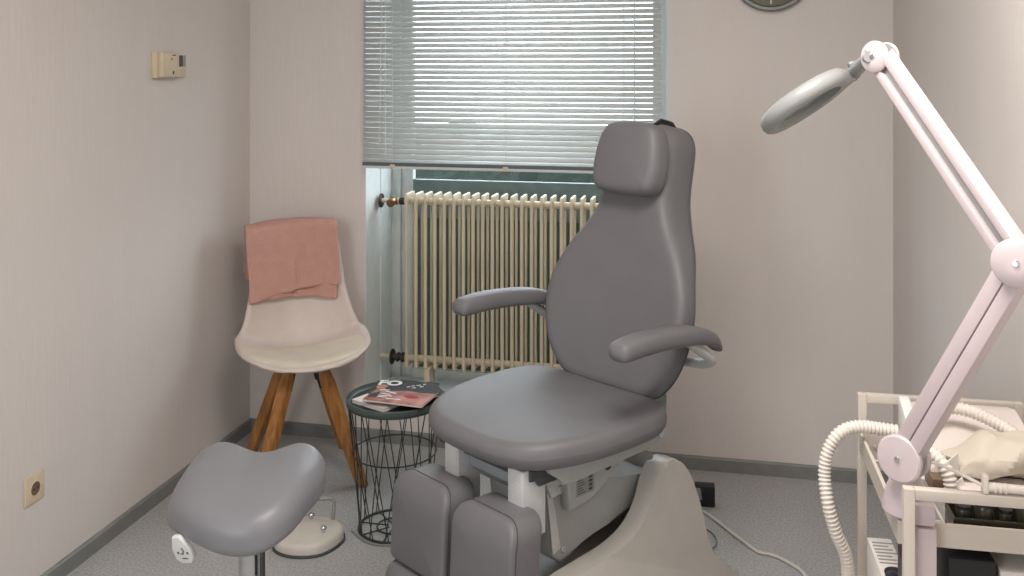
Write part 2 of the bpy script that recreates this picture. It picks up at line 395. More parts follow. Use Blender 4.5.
b = NB(); box(b, 0.026, 0.028, 0.024, 0.062, -0.006, 0.036, 0.0005); obj('screen', b, 'screen', th)
b = NB(); box(b, 0.026, 0.0275, 0.066, 0.083, -0.006, 0.036, 0.0005); obj('key_strip', b, 'lampshade', th)
b = NB(); cyl(b, (0.040, -0.035, 0.022), (0.0415, -0.035, 0.022), 0.005, 12); obj('indicator_dot', b, 'pink', th)
b = NB(); box(b, 0.040, 0.041, -0.030, -0.008, 0.034, 0.038, 0); obj('slide_mark', b, 'darkgrey', th)
b = NB(); box(b, 0.040, 0.041, -0.028, -0.018, -0.034, -0.022, 0); obj('slide_mark', b, 'darkgrey', th)
sk = thing('wall_socket', 'square ivory power socket low on the left wall', 'socket', (XL, 2.541, 0.331))
b = NB(); box(b, 0, 0.009, -0.041, 0.041, -0.041, 0.041, 0.003); obj('cover_plate', b, 'ivory', sk)
b = NB(); lathe(b, [(0.020, 0.0095), (0.0215, 0.0105), (0.023, 0.0095), (0.023, 0.005), (0.020, 0.005), (0.0195, 0.003), (0, 0.003)], 32, Matrix.Rotation(PI/2, 4, 'Y')); obj('socket_well', b, 'ivory', sk)
b = NB(); cyl(b, (0.0092, 0, -0.0), (0.0098, 0, 0), 0.0195, 24); obj('socket_insert', b, 'tray', sk)
b = NB()
for s in (-1, 1): cyl(b, (0.0098, s*0.0095, 0), (0.0104, s*0.0095, 0), 0.003, 10)
obj('pin_holes', b, 'black', sk)

# ------------------------------------------------------------------ shell chair with towel
ec = thing('shell_chair', 'white plastic shell chair with splayed wooden legs in the corner by the window', 'chair', (-1.600, 3.545, 0), math.radians(32))
# stations: y, z, halfwidth, curl up, curl forward, front rounding
ST = [(-0.240, 0.474, 0.150, 0.006, -0.055, 0), (-0.218, 0.482, 0.205, 0.016, -0.050, 0), (-0.15, 0.472, 0.248, 0.044, -0.03, 0), (-0.05, 0.455, 0.268, 0.072, 0.0, 0), (0.05, 0.453, 0.268, 0.092, 0.01, 0),
      (0.125, 0.475, 0.250, 0.080, 0.045, 0), (0.165, 0.54, 0.232, 0.045, 0.075, 0), (0.195, 0.63, 0.212, 0.02, 0.070, 0), (0.215, 0.73, 0.197, 0.0, 0.055, 0),
      (0.235, 0.84, 0.186, 0.0, 0.04, 0), (0.250, 0.915, 0.178, -0.012, 0.03, 0), (0.254, 0.938, 0.160, -0.012, 0.028, 0)]
ST = [(a, b_-0.012*min(1, max(0, (b_-0.5)/0.3))-0.006, c*0.95, d, e_, f) for a, b_, c, d, e_, f in ST]
STF = cr(ST, 5)
def shell_pt(row, s, off=0.0):
    y, z, w_, cu, cf, _ = row
    return Vector((w_*s, y-cf*abs(s)**2.2, z+cu*abs(s)**2.2+off))
b = NB(); NS = 24; prev = None
for row in STF:
    cur = [b.verts.new(shell_pt(row, -1+2*i/NS)) for i in range(NS+1)]
    if prev:
        for i in range(NS): b.faces.new((prev[i], prev[i+1], cur[i+1], cur[i]))
    prev = cur
o = obj('seat_shell', b, 'shellwhite', ec, 80); m_ = o.modifiers.new('t', 'SOLIDIFY'); m_.thickness = 0.012; m_.offset = 0
b = NB(); rows = STF[3:25]; prev = None; n = len(rows)
top = []
for j, row in enumerate(rows):
    tt = j/(n-1)*2-1; ww = math.sqrt(max(0.0, 1-abs(tt)**2.6))*0.90+0.02
    cur = []
    for i in range(NS+1):
        s = (-1+2*i/NS)*ww; ed = max(0.0, 1-abs(-1+2*i/NS)**4)*max(0.0, 1-tt**6)
        p = shell_pt(row, s); p.z += 0.008+0.016*ed; cur.append(b.verts.new(p))
    top.append(cur)
bot = [[b.verts.new(v.co-Vector((0, 0, 0.002+0.014*max(0.0, 1-abs(-1+2*i/NS)**4)*max(0.0, 1-(j/(n-1)*2-1)**6)))) for i, v in enumerate(r_)] for j, r_ in enumerate(top)]
for G in (top, bot):
    for r0, r1 in zip(G, G[1:]):
        for i in range(NS): b.faces.new((r0[i], r0[i+1], r1[i+1], r1[i]))
for j in range(n-1):
    for i in (0, NS): b.faces.new((top[j][i], top[j+1][i], bot[j+1][i], bot[j][i]))
for j in (0, n-1):
    for i in range(NS): b.faces.new((top[j][i], top[j][i+1], bot[j][i+1], bot[j][i]))
obj('seat_cushion', b, 'cushion', ec, 70)
for sx in (-1, 1):
    for sy in (-1, 1):
        b = NB(); pt = Vector((sx*0.060, sy*0.060-0.01, 0.445)); pb = Vector((sx*0.195, sy*0.195, 0.0))
        d = (pb-pt); rings = []
        ang = math.atan2(sy, sx)
        for t, hw in ((0, 0.0150), (0.15, 0.0235), (0.6, 0.0225), (1, 0.0185)):
            c_ = pt+d*t
            rings.append([b.verts.new(c_+Vector((hw*math.cos(ang+q), hw*math.sin(ang+q), 0))*1.35) for q in (PI/4, 3*PI/4, 5*PI/4, 7*PI/4)])
        for A, B in zip(rings, rings[1:]):
            for k in range(4): b.faces.new((A[k], A[(k+1) % 4], B[(k+1) % 4], B[k]))
        b.faces.new(rings[0]); b.faces.new(rings[-1])
        bmesh.ops.bevel(b, geom=[e_ for e_ in b.edges], offset=0.003, segments=2, affect='EDGES')
        lg = obj('leg', b, 'wood', ec)
        b = NB(); box(b, -0.010, 0.030, -0.0025, 0.0025, -0.06, 0.035, 0.001, mtx=Matrix.Translation(pt+d*0.06) @ Matrix.Rotation(ang, 4, 'Z') @ Matrix.Rotation(-0.38, 4, 'Y') @ Matrix.Translation((-0.035, 0, 0)))
        obj('leg_bracket', b, 'black', lg)
b = NB(); cyl(b, (0, -0.01, 0.428), (0, -0.01, 0.440), 0.085, 24, 0.003); obj('mounting_plate', b, 'black', ec)

# towel draped over the back of the chair
def towel():
    b = NB(); U = 40
    def sheet(x0, x1, drop_f, drop_b, off, slant, ph):
        path = []
        # along v: front bottom -> over the top -> back bottom, in chair local coordinates
        N = 30
        grid = []
        for j in range(N+1):
            v = j/N; row = []
            for i in range(U+1):
                u = i/U; x = x0+(x1-x0)*u
                s = max(-1, min(1, x/0.175)); fw = -0.035*abs(s)**2.2
                df = drop_f+slant*(u-0.5)
                zt_ = 0.940+off-0.012*abs(s)**3
                Lf, La, Lb = df, 0.05, drop_b; T = Lf+La+Lb; q = v*T
                if q < Lf:
                    h = Lf-q; z = zt_-0.016-h; y = 0.233-0.012-off-0.135*h+0.0
                elif q < Lf+La:
                    a = (q-Lf)/La*PI; z = zt_-0.016+(0.016)*math.sin(a); y = 0.251-(0.030+off)*math.cos(a)
                else:
                    h = q-Lf-La; z = zt_-0.016-h; y = 0.281+off-0.06*h
                wr = 0.006*math.sin(u*9+ph+v*2.0)*min(1, abs(v-0.5)*3)+0.004*math.sin(u*23+ph*2-v*5)*min(1, abs(v-0.5)*2)
                y += fw-0.008 + (wr-0.004 if q < Lf+La/2 else -wr)
                xx = x+0.004*math.sin(v*9+ph)-0.012*(0.5-v)*(1 if u > 0.5 else -1)
                row.append(Vector((xx, y, z)))
            grid.append(row)
        A = [[b.verts.new(p) for p in r_] for r_ in grid]
        for r0, r1 in zip(A, A[1:]):
            for i in range(U): b.faces.new((r0[i], r0[i+1], r1[i+1], r1[i]))
    sheet(-0.205, 0.165, 0.262, 0.19, 0.022, -0.05, 0.4)
    sheet(-0.192, 0.158, 0.278, 0.20, 0.008, 0.015, 2.1)
    return b
o = obj('towel', towel(), 'towel', None, 80); m_ = o.modifiers.new('t', 'SOLIDIFY'); m_.thickness = 0.011; m_.offset = 0
m_ = o.modifiers.new('s', 'SUBSURF'); m_.levels = 1; m_.render_levels = 1
o.location = ec.location; o.rotation_euler = ec.rotation_euler
tag(o, 'folded salmon pink terry towel draped over the back of the white chair', 'towel')

# ------------------------------------------------------------------ wire side table with magazines
TX, TY, TZ = -1.105, 3.198, 0.452
st = thing('wire_side_table', 'round dark wire basket side table in front of the radiator', 'table', (TX, TY, 0))
b = NB(); lathe(b, [(0, TZ-0.022), (0.150, TZ-0.022), (0.164, TZ-0.016), (0.167, TZ), (0.165, TZ+0.004), (0.161, TZ+0.004), (0.158, TZ-0.004), (0.150, TZ-0.010), (0, TZ-0.010)], 64); obj('tray_top', b, 'trayrim', st)
b = NB(); lathe(b, [(0, TZ-0.0095), (0.149, TZ-0.0095), (0.149, TZ-0.0085), (0, TZ-0.0085)], 48); obj('tray_floor', b, 'traytop', st)
b = NB(); N = 13
rt, rbm = 0.160, 0.121
for k in range(N):
    for s in (-1, 1):
        a0 = 2*PI*(k+0.12*s)/N; a1 = a0+s*2*PI/N*1.0
        tube(b, [(rt*math.cos(a0), rt*math.sin(a0), TZ-0.02), (rbm*math.cos(a1), rbm*math.sin(a1), 0.004)], 0.0019, 6)
for r_, z_, t_ in ((0.161, TZ-0.02, 0.0035), (0.1445, 0.265, 0.0026), (0.122, 0.005, 0.0045), (0.060, 0.005, 0.003)):
    tube(b, [(r_*math.cos(2*PI*k/48), r_*math.sin(2*PI*k/48), z_) for k in range(48)], t_, 8, closed=True)
for k in range(8):
    a = 2*PI*k/8; tube(b, [(0.02*math.cos(a), 0.02*math.sin(a), 0.005), (0.122*math.cos(a), 0.122*math.sin(a), 0.005)], 0.0022, 6)
obj('wire_basket', b, 'wire', st)
def magazine(label, x, y, z, rot, w_, h_, t, cover, inner='paper'):
    mg = thing('magazine', label, 'magazine', (x, y, z), rot)
    b = NB(); prism(b, [(-w_/2, -h_/2), (w_/2, -h_/2), (w_/2, h_/2), (-w_/2, h_/2)], 0.0006, t-0.0012, 'z'); obj('pages', b, inner, mg, 0)
    b = NB(); box(b, -w_/2-0.001, w_/2+0.001, -h_/2-0.001, h_/2+0.001, t-0.0012, t); box(b, -w_/2-0.001, w_/2+0.001, -h_/2-0.001, h_/2+0.001, 0, 0.0006)
    obj('cover', b, cover, mg, 0); return mg
z0 = TZ+0.0045-0.0085
mgs = []
base = TZ-0.0085
m1 = magazine('white magazine with pale cover at the left bottom of the pile', TX-0.037, TY-0.046, base+0.0, math.radians(-25), 0.150, 0.115, 0.012, 'paper')
m2 = magazine('black magazine with large white letters at the back of the side table', TX+0.015, TY+0.062, base+0.0130, math.radians(5), 0.225, 0.135, 0.006, 'magblack')
text('title', 'FO', 0.066, 'white', m2, Matrix.Translation((-0.062, 0.044, 0.0062)), bold=0.0028)
text('title', 'S', 0.070, 'white', m2, Matrix.Translation((0.075, 0.036, 0.0062)), bold=0.0015)
b = NB(); lathe(b, [(0, 0.0062), (0.022, 0.0062), (0.022, 0.0066), (0, 0.0066)], 24, Matrix.Translation((-0.080, 0.004, 0))); obj('gold_badge', b, 'gold', m2)
m4 = magazine('black magazine turned diagonally across the back of the pile', TX+0.088, TY+0.036, base+0.0193, math.radians(38), 0.13, 0.15, 0.005, 'magblack')
b = NB()
for i, (u, v, l_) in enumerate(((-0.03, 0.055, 0.012), (-0.012, 0.056, 0.012), (0.008, 0.054, 0.016), (0.03, 0.055, 0.010), (-0.02, 0.036, 0.02), (0.012, 0.036, 0.014))):
    box(b, u-l_/2, u+l_/2, v-0.0035, v+0.0035, 0.005, 0.0054, 0, mtx=Matrix.Rotation(0.0, 4, 'Z'))
obj('cover_lettering', b, 'paper', m4, 0)
m3 = magazine('glossy magazine with red lips portrait on its cover, topmost of the pile', TX+0.040, TY-0.046, base+0.0246, math.radians(-6), 0.215, 0.150, 0.007, 'skinprint')
b = NB()
prism(b, [(p[0], p[1]) for p in [(0.012, -0.008), (0.030, 0.004), (0.045, 0.002), (0.058, 0.005), (0.072, -0.006), (0.058, -0.020), (0.045, -0.024), (0.028, -0.020)]], 0.0070, 0.0074, 'z'); obj('printed_lips', b, 'red', m3, 0)
b = NB(); prism(b, [(-0.08, 0.076), (0.106, 0.076), (0.106, 0.050), (0.06, 0.040), (0.0, 0.046), (-0.04, 0.030), (-0.06, 0.020), (-0.085, 0.05)], 0.0070, 0.0074, 'z')
prism(b, [(-0.105, -0.02), (-0.085, 0.012), (-0.06, -0.01), (-0.078, -0.045), (-0.10, -0.05)], 0.0070, 0.0074, 'z'); obj('printed_hair', b, 'magblack', m3, 0)
b = NB()
for u, v, l_, a in ((-0.075, 0.030, 0.035, 0.2), (-0.045, 0.014, 0.045, -0.3), (-0.058, -0.006, 0.04, -0.1), (-0.05, -0.022, 0.05, 0.1), (-0.055, -0.036, 0.035, 0.0), (-0.01, -0.045, 0.05, 0.1)):
    box(b, -l_/2, l_/2, -0.003, 0.003, 0.0075, 0.0079, 0, mtx=Matrix.Translation((u, v, 0)) @ Matrix.Rotation(a, 4, 'Z'))
obj('cover_lettering', b, 'white', m3, 0)

# ------------------------------------------------------------------ podiatry chair
RZ = math.radians(-34.8)
pc = thing('podiatry_chair', 'large grey upholstered podiatry treatment chair with armrests in the middle of the room', 'chair', (-0.347, 2.899, 0), RZ)
LEAN = math.radians(13)
# backrest
prof = [(0.0, 0.0), (0.08, 0.000), (0.150, 0.008), (0.195, 0.040), (0.230, 0.085), (0.255, 0.145), (0.268, 0.215), (0.263, 0.290), (0.240, 0.360), (0.208, 0.425), (0.165, 0.490), (0.138, 0.550), (0.128, 0.610), (0.128, 0.690), (0.124, 0.750), (0.100, 0.790), (0.055, 0.806), (0, 0.809)]
out = [(x, s) for x, s in prof]+[(-x, s) for x, s in reversed(prof[1:-1])]
out = cr(out, 4, True)
def back_map(co):   # co.x lateral, co.y = s up, co.z = forward thickness
    x, s, f = co; f -= 0.095
    nk = max(0.0, min(1.0, (s-0.30)/0.25)); x *= 1.015; f *= 0.80+0.68*nk*nk*(3-2*nk)
    f += 0.045*(x/0.28)**2 - 0.02*math.sin(PI*max(0, min(1, s/0.8)))*0.3
    y = s*math.sin(LEAN)-f*math.cos(LEAN); z = 0.629+s*1.014*math.cos(LEAN)+f*math.sin(LEAN)
    return (x, y, z)
b = NB(); pad(b, out, 0.095, 0.035, 0.004, 120, back_map, rb=0.008); obj('backrest', b, 'uph', pc, 60)
# seam along the rear edge
b = NB(); o2 = resample(out, 100); tube(b, [back_map(Vector((p.x*1.004, p.y, 0.012))) for p in o2], 0.0022, 6, closed=True); obj('seam_piping', b, 'uphdark', bpy.data.objects['backrest'])
b = NB()
hr = cr([(0, 0.598), (0.075, 0.600), (0.112, 0.618), (0.126, 0.680), (0.116, 0.765), (0.085, 0.812), (0, 0.822), (-0.085, 0.812), (-0.116, 0.765), (-0.126, 0.680), (-0.112, 0.618), (-0.075, 0.600)], 6, True)
def head_map(co):
    x, s, f = co; f += 0.008-0.02*((x/0.12)**2)*0.0
    return (x+0.012, s*math.sin(LEAN)-f*math.cos(LEAN), 0.613+s*math.cos(LEAN)+f*math.sin(LEAN))
pad(b, hr, 0.078, 0.030, 0.006, 90, head_map, rb=0.016); obj('headrest', b, 'uph', pc, 60)
b = NB(); tube(b, [head_map(Vector((0.03, 0.76, -0.135))), head_map(Vector((0.03, 0.815, -0.130))), head_map(Vector((0.03, 0.838, -0.095))), head_map(Vector((0.03, 0.838, -0.05))), head_map(Vector((0.03, 0.800, 0.005)))], 0.013, 10)
obj('headrest_bracket', b, 'black', pc)
# seat
so = cr([(0, 0.02), (0.15, 0.018), (0.235, 0.0), (0.285, -0.07), (0.293, -0.17), (0.286, -0.29), (0.262, -0.40), (0.213, -0.490), (0.13, -0.537), (0, -0.548),
         (-0.13, -0.537), (-0.215, -0.492), (-0.270, -0.40), (-0.296, -0.29), (-0.300, -0.17), (-0.285, -0.07), (-0.235, 0.0), (-0.15, 0.018)], 5, True)
def seat_map(co):
    x, y, z = co; fr = max(0, (-y-0.38)/0.24)
    return (x, y, 0.576+z*(1-0.10*fr*fr)-0.004*fr*fr + 0.010*(x/0.3)**2*(1 if z > 0.05 else 0))
b = NB(); pad(b, so, 0.072, 0.032, 0.010, 110, seat_map, rb=0.040, lens=7); obj('seat', b, 'uph', pc, 60)
# seat side rails and under-seat frame
for s in (-1, 1):
    b = NB(); prism(b, cr([(-0.42, 0.582), (-0.10, 0.580), (0.02, 0.580), (0.034, 0.570), (0.028, 0.528), (-0.1, 0.522), (-0.35, 0.518), (-0.385, 0.530)], 4, True), s*0.170, s*0.210, 'x', 0.004)
    r_ = obj('seat_rail', b, 'lightgrey', pc)
    b = NB(); cyl(b, (s*0.210, 0.012, 0.550), (s*0.214, 0.012, 0.550), 0.012, 16, 0.001); obj('rail_bolt', b, 'chrome', r_)
b = NB(); box(b, -0.185, 0.185, -0.48, 0.0, 0.545, 0.582, 0.006); obj('seat_pan', b, 'darkgrey', pc)
b = NB(); prism(b, [(-0.46, 0.56), (-0.28, 0.56), (-0.28, 0.46), (-0.40, 0.46), (-0.46, 0.51)], -0.15, 0.10, 'x', 0.006); obj('actuator_housing', b, 'bluegrey', pc)
# lift arm
b = NB()
arm = [(-0.365, 0.505), (-0.33, 0.52), (-0.26, 0.50), (-0.20, 0.450), (-0.14, 0.436), (0.12, 0.382), (0.15, 0.372), (0.15, 0.33), (0.06, 0.315), (-0.17, 0.292), (-0.215, 0.292), (-0.255, 0.262), (-0.30, 0.255), (-0.335, 0.285)]
prism(b, arm, -0.115, 0.115, 'x', 0.008); la = obj('lift_arm', b, 'lightgrey', pc)
b = NB(); prism(b, [(-0.375, 0.500), (-0.345, 0.53), (-0.30, 0.525), (-0.285, 0.48), (-0.31, 0.45), (-0.35, 0.45)], 0.110, 0.132, 'x', 0.005); obj('hinge_plate', b, 'silver', la)
for (yy, zz, rr) in ((-0.345, 0.505, 0.010), (-0.318, 0.468, 0.010), (-0.262, 0.405, 0.008), (-0.290, 0.290, 0.009)):
    b = NB(); xx = 0.132 if zz > 0.43 else 0.115
    cyl(b, (xx, yy, zz), (xx+0.004, yy, zz), rr, 16, 0.001); obj('bolt', b, 'chrome', la)
b = NB(); prism(b, [(-0.31, 0.545), (-0.085, 0.545), (-0.10, 0.475), (-0.16, 0.450), (-0.20, 0.415), (-0.30, 0.405)], 0.116, 0.150, 'x', 0.006); ub = obj('upper_bracket', b, 'lightgrey', pc)
b = NB(); box(b, 0.1502, 0.1512, -0.275, -0.205, 0.436, 0.486, 0); nl = obj('rating_plate', b, 'lampshade', ub)
b = NB()
for i in range(6): box(b, 0.1512, 0.1516, -0.270, -0.240-0.006*(i % 3), 0.442+i*0.007, 0.444+i*0.007, 0)
for i in range(4): box(b, 0.1512, 0.1516, -0.226, -0.212, 0.442+i*0.011, 0.449+i*0.011, 0)
obj('plate_print', b, 'darkgrey', nl, 0)
b = NB(); cyl(b, (0.150, -0.150, 0.488), (0.157, -0.150, 0.488), 0.013, 18, 0.003); obj('rubber_plug', b, 'black', ub)
b = NB(); prism(b, [(-0.362, 0.50), (-0.345, 0.50), (-0.305, 0.30), (-0.335, 0.29)], 0.116, 0.122, 'x', 0.002); obj('edge_plate', b, 'silver', la)
# base shell
side = cr([(-0.46, 0.0), (-0.46, 0.10), (-0.45, 0.20), (-0.40, 0.250), (-0.28, 0.262), (-0.16, 0.272), (-0.075, 0.300), (-0.025, 0.350), (0.004, 0.410), (0.030, 0.442), (0.060, 0.454), (0.108, 0.446), (0.160, 0.395), (0.200, 0.320), (0.232, 0.24), (0.256, 0.16), (0.285, 0.10), (0.345, 0.060), (0.365, 0.03), (0.365, 0.0)], 4)
def shellflare(bm):
    for v in bm.verts:
        k = max(0.0, (0.20-v.co.z)/0.20)
        if abs(v.co.x) > 0.14: v.co.x *= 1+0.30*k*k
b = NB()
for s in (-1, 1): prism(b, side, s*0.140, s*0.200, 'x', 0.014)
rear = [p for p in side if p[0] > 0.015 and p[1] > 0.0]
rear = [(0.10, 0.0), (0.10, 0.36)]+[(y, z-0.006) for y, z in rear if y > 0.115]+[(0.365, 0.0)]
prism(b, rear, -0.145, 0.145, 'x')
prism(b, [(-0.45, 0.0), (-0.45, 0.10), (-0.40, 0.16), (-0.2, 0.19), (0.11, 0.21), (0.11, 0.0)], -0.145, 0.145, 'x')
bmesh.ops.subdivide_edges(b, edges=[e_ for e_ in b.edges if e_.calc_length() > 0.12], cuts=3)
shellflare(b)
bs = obj('base_cover', b, 'shell', pc, 35)
b = NB(); box(b, -0.115, 0.115, 0.165, 0.175, 0.395, 0.405, 0.002); obj('rear_slot', b, 'black', pc)
b = NB(); tube(b, [(0.1215, 0.12, 0.40), (0.1215, 0.08, 0.385), (0.1215, 0.04, 0.355), (0.1215, -0.02, 0.318), (0.1215, -0.10, 0.300)], 0.004, 8); cyl(b, (0.116, 0.085, 0.365), (0.130, 0.085, 0.365), 0.008, 12); obj('rubber_gasket', b, 'black', la)
b = NB(); sphere(b, (0.206, -0.13, 0.155), 0.006); obj('cover_screw', b, 'chrome', bs)
# armrests
def armrest(s):
    xc = s*0.315
    b = NB()
    cen = cr([(-0.300, 0.864, 0.019, 0.028), (-0.285, 0.866, 0.026, 0.034), (-0.22, 0.869, 0.028, 0.036), (-0.13, 0.867, 0.028, 0.036), (-0.03, 0.858, 0.027, 0.036), (0.04, 0.846, 0.025, 0.034), (0.10, 0.825, 0.021, 0.031), (0.128, 0.798, 0.013, 0.024)], 4)
    rings = []
    for (y, z, ht, hw) in cen:
        R_ = []
        for k in range(20):
            a = 2*PI*k/20; c_, s_ = math.cos(a), math.sin(a)
            R_.append(b.verts.new((xc+hw*math.copysign(abs(c_)**0.65, c_), y, z+ht*math.copysign(abs(s_)**0.7, s_))))
        rings.append(R_)
    for A, B in zip(rings, rings[1:]):
        for k in range(20): b.faces.new((A[k], A[(k+1) % 20], B[(k+1) % 20], B[k]))
    for R_, yy in ((rings[0], -0.308), (rings[-1], 0.135)):
        c_ = sum((v.co for v in R_), Vector())/20; cv = b.verts.new((c_.x, yy, c_.z))
        for k in range(20): b.faces.new((R_[k], R_[(k+1) % 20], cv))
    ar = obj('armrest', b, 'uph', pc, 60)
    b = NB(); tube(b, cr([(s*0.200, 0.115, 0.735), (s*0.265, 0.120, 0.740), (s*0.315, 0.105, 0.760), (s*0.322, 0.075, 0.785), (s*0.318, 0.0, 0.835)], 6), 0.0145, 12)
    obj('arm_bracket', b, 'lightgrey', ar)
armrest(-1); armrest(1)
# leg rests
def legrest(xc):
    def mk(name, w_, zb, h_, yf, th_, tilt, rr, taper=0.0):
        b = NB()
        o_ = rrect(-w_/2, w_/2, 0, h_, rr, 6, 0.022)
        def mp(co):
            x, v, f = co; x *= 1-taper*(1-v/h_)
            top = max(0.0, (v-(h_-0.07))/0.07)
            y = yf-f*math.cos(tilt)+v*math.sin(tilt)+top*top*0.022; z = zb+v*math.cos(tilt)+f*math.sin(tilt)
            return (xc+x, y, z-0.0*top)
        pad(b, o_, th_, 0.011, 0.008, 100, mp, rb=0.02, rin=5)
        p = obj(name, b, 'uph', pc, 60)
        b = NB(); oo = resample([(q[0]*1.002, q[1]*1.002) for q in o_], 90)
        tube(b, [mp(Vector((q.x, q.y, th_-0.017))) for q in oo], 0.0017, 6, closed=True); obj('seam_piping', b, 'uphdark', p)
        return p
    mk('calf_pad', 0.228, 0.246, 0.240, -0.502, 0.112, 0.05, 0.050)
    mk('foot_pad', 0.236, 0.074, 0.168, -0.510, 0.128, 0.04, 0.030)
    b = NB(); box(b, xc-0.010, xc+0.040, -0.500, -0.485, 0.38, 0.575, 0.002); box(b, xc+0.038, xc+0.046, -0.498, -0.42, 0.40, 0.575, 0.002)
    obj('leg_bracket', b, 'silver', pc)
    b = NB(); box(b, xc-0.08, xc+0.08, -0.503, -0.492, 0.12, 0.40, 0.002); obj('back_plate', b, 'lightgrey', pc)
legrest(-0.122); legrest(0.132)
b = NB(); prism(b, [(-0.480, 0.575), (-0.38, 0.575), (-0.38, 0.53), (-0.45, 0.53)], -0.22, 0.19, 'x', 0.003); obj('front_crossbar', b, 'darkgrey', pc)

# ------------------------------------------------------------------ foot pedal and cables
pe = thing('foot_pedal', 'round grey foot pedal with chrome knobs and metal hoop on the floor', 'pedal', (-1.350, 3.035, 0), 0.2)
b = NB(); pad(b, cr([(0.112, 0), (0.09, 0.075), (0.02, 0.11), (-0.06, 0.10), (-0.11, 0.03), (-0.10, -0.06), (-0.03, -0.105), (0.06, -0.09)], 6, True), 0.042, 0.016, 0.014, 60, rb=0.006); obj('pedal_body', b, 'pedal', pe, 60)
b = NB(); pad(b, [(p[0]*1.05, p[1]*1.05) for p in cr([(0.112, 0), (0.09, 0.075), (0.02, 0.11), (-0.06, 0.10), (-0.11, 0.03), (-0.10, -0.06), (-0.03, -0.105), (0.06, -0.09)], 6, True)], 0.009, 0.003, 0, 60, rb=0.002); obj('rubber_base', b, 'darkgrey', pe, 60)
for x, y in ((-0.005, 0.06), (0.055, -0.03), (-0.07, -0.055)):
    b = NB(); sphere(b, (x, y, 0.062), 0.011); cyl(b, (x, y, 0.04), (x, y, 0.058), 0.006, 12); obj('chrome_knob', b, 'chrome', pe)
b = NB(); tube(b, cr([(0.065, 0.075, 0.035), (0.068, 0.085, 0.09), (0.060, 0.088, 0.106), (0.045, 0.085, 0.11), (-0.055, 0.060, 0.11), (-0.075, 0.055, 0.104), (-0.080, 0.052, 0.08), (-0.080, 0.050, 0.035)], 5), 0.0065, 10); obj('carry_hoop', b, 'lampdark', pe)
def cable(label, pts, r, m='hose', cat='cable', name='power_cable'):
    b = NB(); tube(b, cr(pts, 8), r, 8); return tag(obj(name, b, m, None, 60), label, cat)
cable('white power cable snaking over the floor behind the grey chair', [(-0.10, 3.57, 0.02), (-0.075, 3.545, 0.006), (-0.03, 3.49, 0.006), (0.046, 3.374, 0.006), (0.115, 3.278, 0.006), (0.150, 3.268, 0.006), (0.19, 3.245, 0.006), (0.244, 3.184, 0.006), (0.27, 3.10, 0.006), (0.28, 2.95, 0.006)], 0.0055, 'pedal')
cable('thin dark cable loop beside the base of the grey chair', [(-0.13, 3.36, 0.004), (-0.06, 3.40, 0.004), (-0.03, 3.38, 0.004), (-0.015, 3.32, 0.004), (-0.03, 3.27, 0.004), (-0.08, 3.25, 0.004)], 0.003, 'lampdark')
cable('thin grey cable running from foot pedal past the wire table', [(-1.235, 3.13, 0.006), (-1.20, 3.10, 0.004), (-1.17, 3.075, 0.004), (-1.12, 3.06, 0.004), (-1.04, 3.07, 0.004), (-0.95, 3.05, 0.004), (-0.80, 2.95, 0.004)], 0.003, 'lampdark')
pb = thing('power_adapter', 'black power adapter block standing on the floor behind the chair', 'adapter', (-0.058, 3.60, 0), 0.05)
b = NB(); box(b, -0.036, 0.036, -0.022, 0.022, 0, 0.074, 0.004); obj('adapter_body', b, 'black', pb)
b = NB(); prism(b, [(-0.034, 0.026), (-0.010, 0.026), (-0.016, 0.068), (-0.034, 0.068)], -0.024, -0.0222, 'y'); obj('white_sticker', b, 'lampshade', pb)

# ------------------------------------------------------------------ saddle stool
sl = thing('saddle_stool', 'grey saddle stool on a chrome gas column in front of the left wall', 'stool', (-1.150, 2.225, 0), math.radians(12))
so2 = cr([(0.040, -0.170), (0.092, -0.150), (0.132, -0.100), (0.155, -0.03), (0.172, 0.05), (0.165, 0.12), (0.105, 0.155), (0, 0.140), (-0.11, 0.160), (-0.180, 0.125), (-0.200, 0.04), (-0.186, -0.045), (-0.120, -0.120), (-0.035, -0.162)], 6, True)
def sad(co):
    x, y, z = co
    base = 0.492
    u = (y+0.2)/0.385
    lobes = 0.036*(1-math.exp(-(x/0.095)**2))*max(0, min(1, u*1.2))
    back = 0.012*max(0, (y+0.02)/0.2)**2
    nose = -0.055*max(0, (-y+0.02)/0.2)**1.7
    side = -0.070*(abs(x)/0.2)**3.5
    return (x, y, base+z*(1.0)+lobes+back+nose+side)
b = NB(); pad(b, so2, 0.092, 0.034, 0.004, 110, sad, rb=0.034, rin=14, lens=6); obj('saddle_seat', b, 'stool', sl, 70)
b = NB(); cyl(b, (0, 0, 0.28), (0, 0, 0.53), 0.0245, 24, 0.002); cyl(b, (0, 0, 0.10), (0, 0, 0.30), 0.031, 24, 0.002); obj('gas_column', b, 'chrome', sl)
b = NB(); box(b, -0.07, 0.07, -0.09, 0.09, 0.497, 0.512, 0.004); obj('seat_plate', b, 'black', sl)
b = NB(); cyl(b, (0.036, -0.01, 0.33), (0.036, -0.01, 0.43), 0.007, 10, 0.001); obj('column_clip', b, 'darkgrey', sl)
b = NB(); tube(b, [(-0.05, -0.02, 0.495), (-0.105, -0.075, 0.490), (-0.122, -0.098, 0.476)], 0.0065, 10)
lv = obj('height_lever', b, 'silver', sl)
b = NB(); LM = Matrix.Translation((-0.128, -0.105, 0.445)) @ Matrix.Rotation(-0.42, 4, 'Z') @ Matrix.Rotation(-0.25, 4, 'Y') @ Matrix.Rotation(0.35, 4, 'X')
prism(b, [(-0.010, 0.040), (0.010, 0.040), (0.030, 0.005), (0.026, -0.020), (0.010, -0.036), (-0.018, -0.036), (-0.030, -0.022), (-0.028, 0.006)], -0.006, 0.006, 'y', 0.002)
b.transform(LM); lp = obj('lever_paddle', b, 'white', lv)
b = NB()
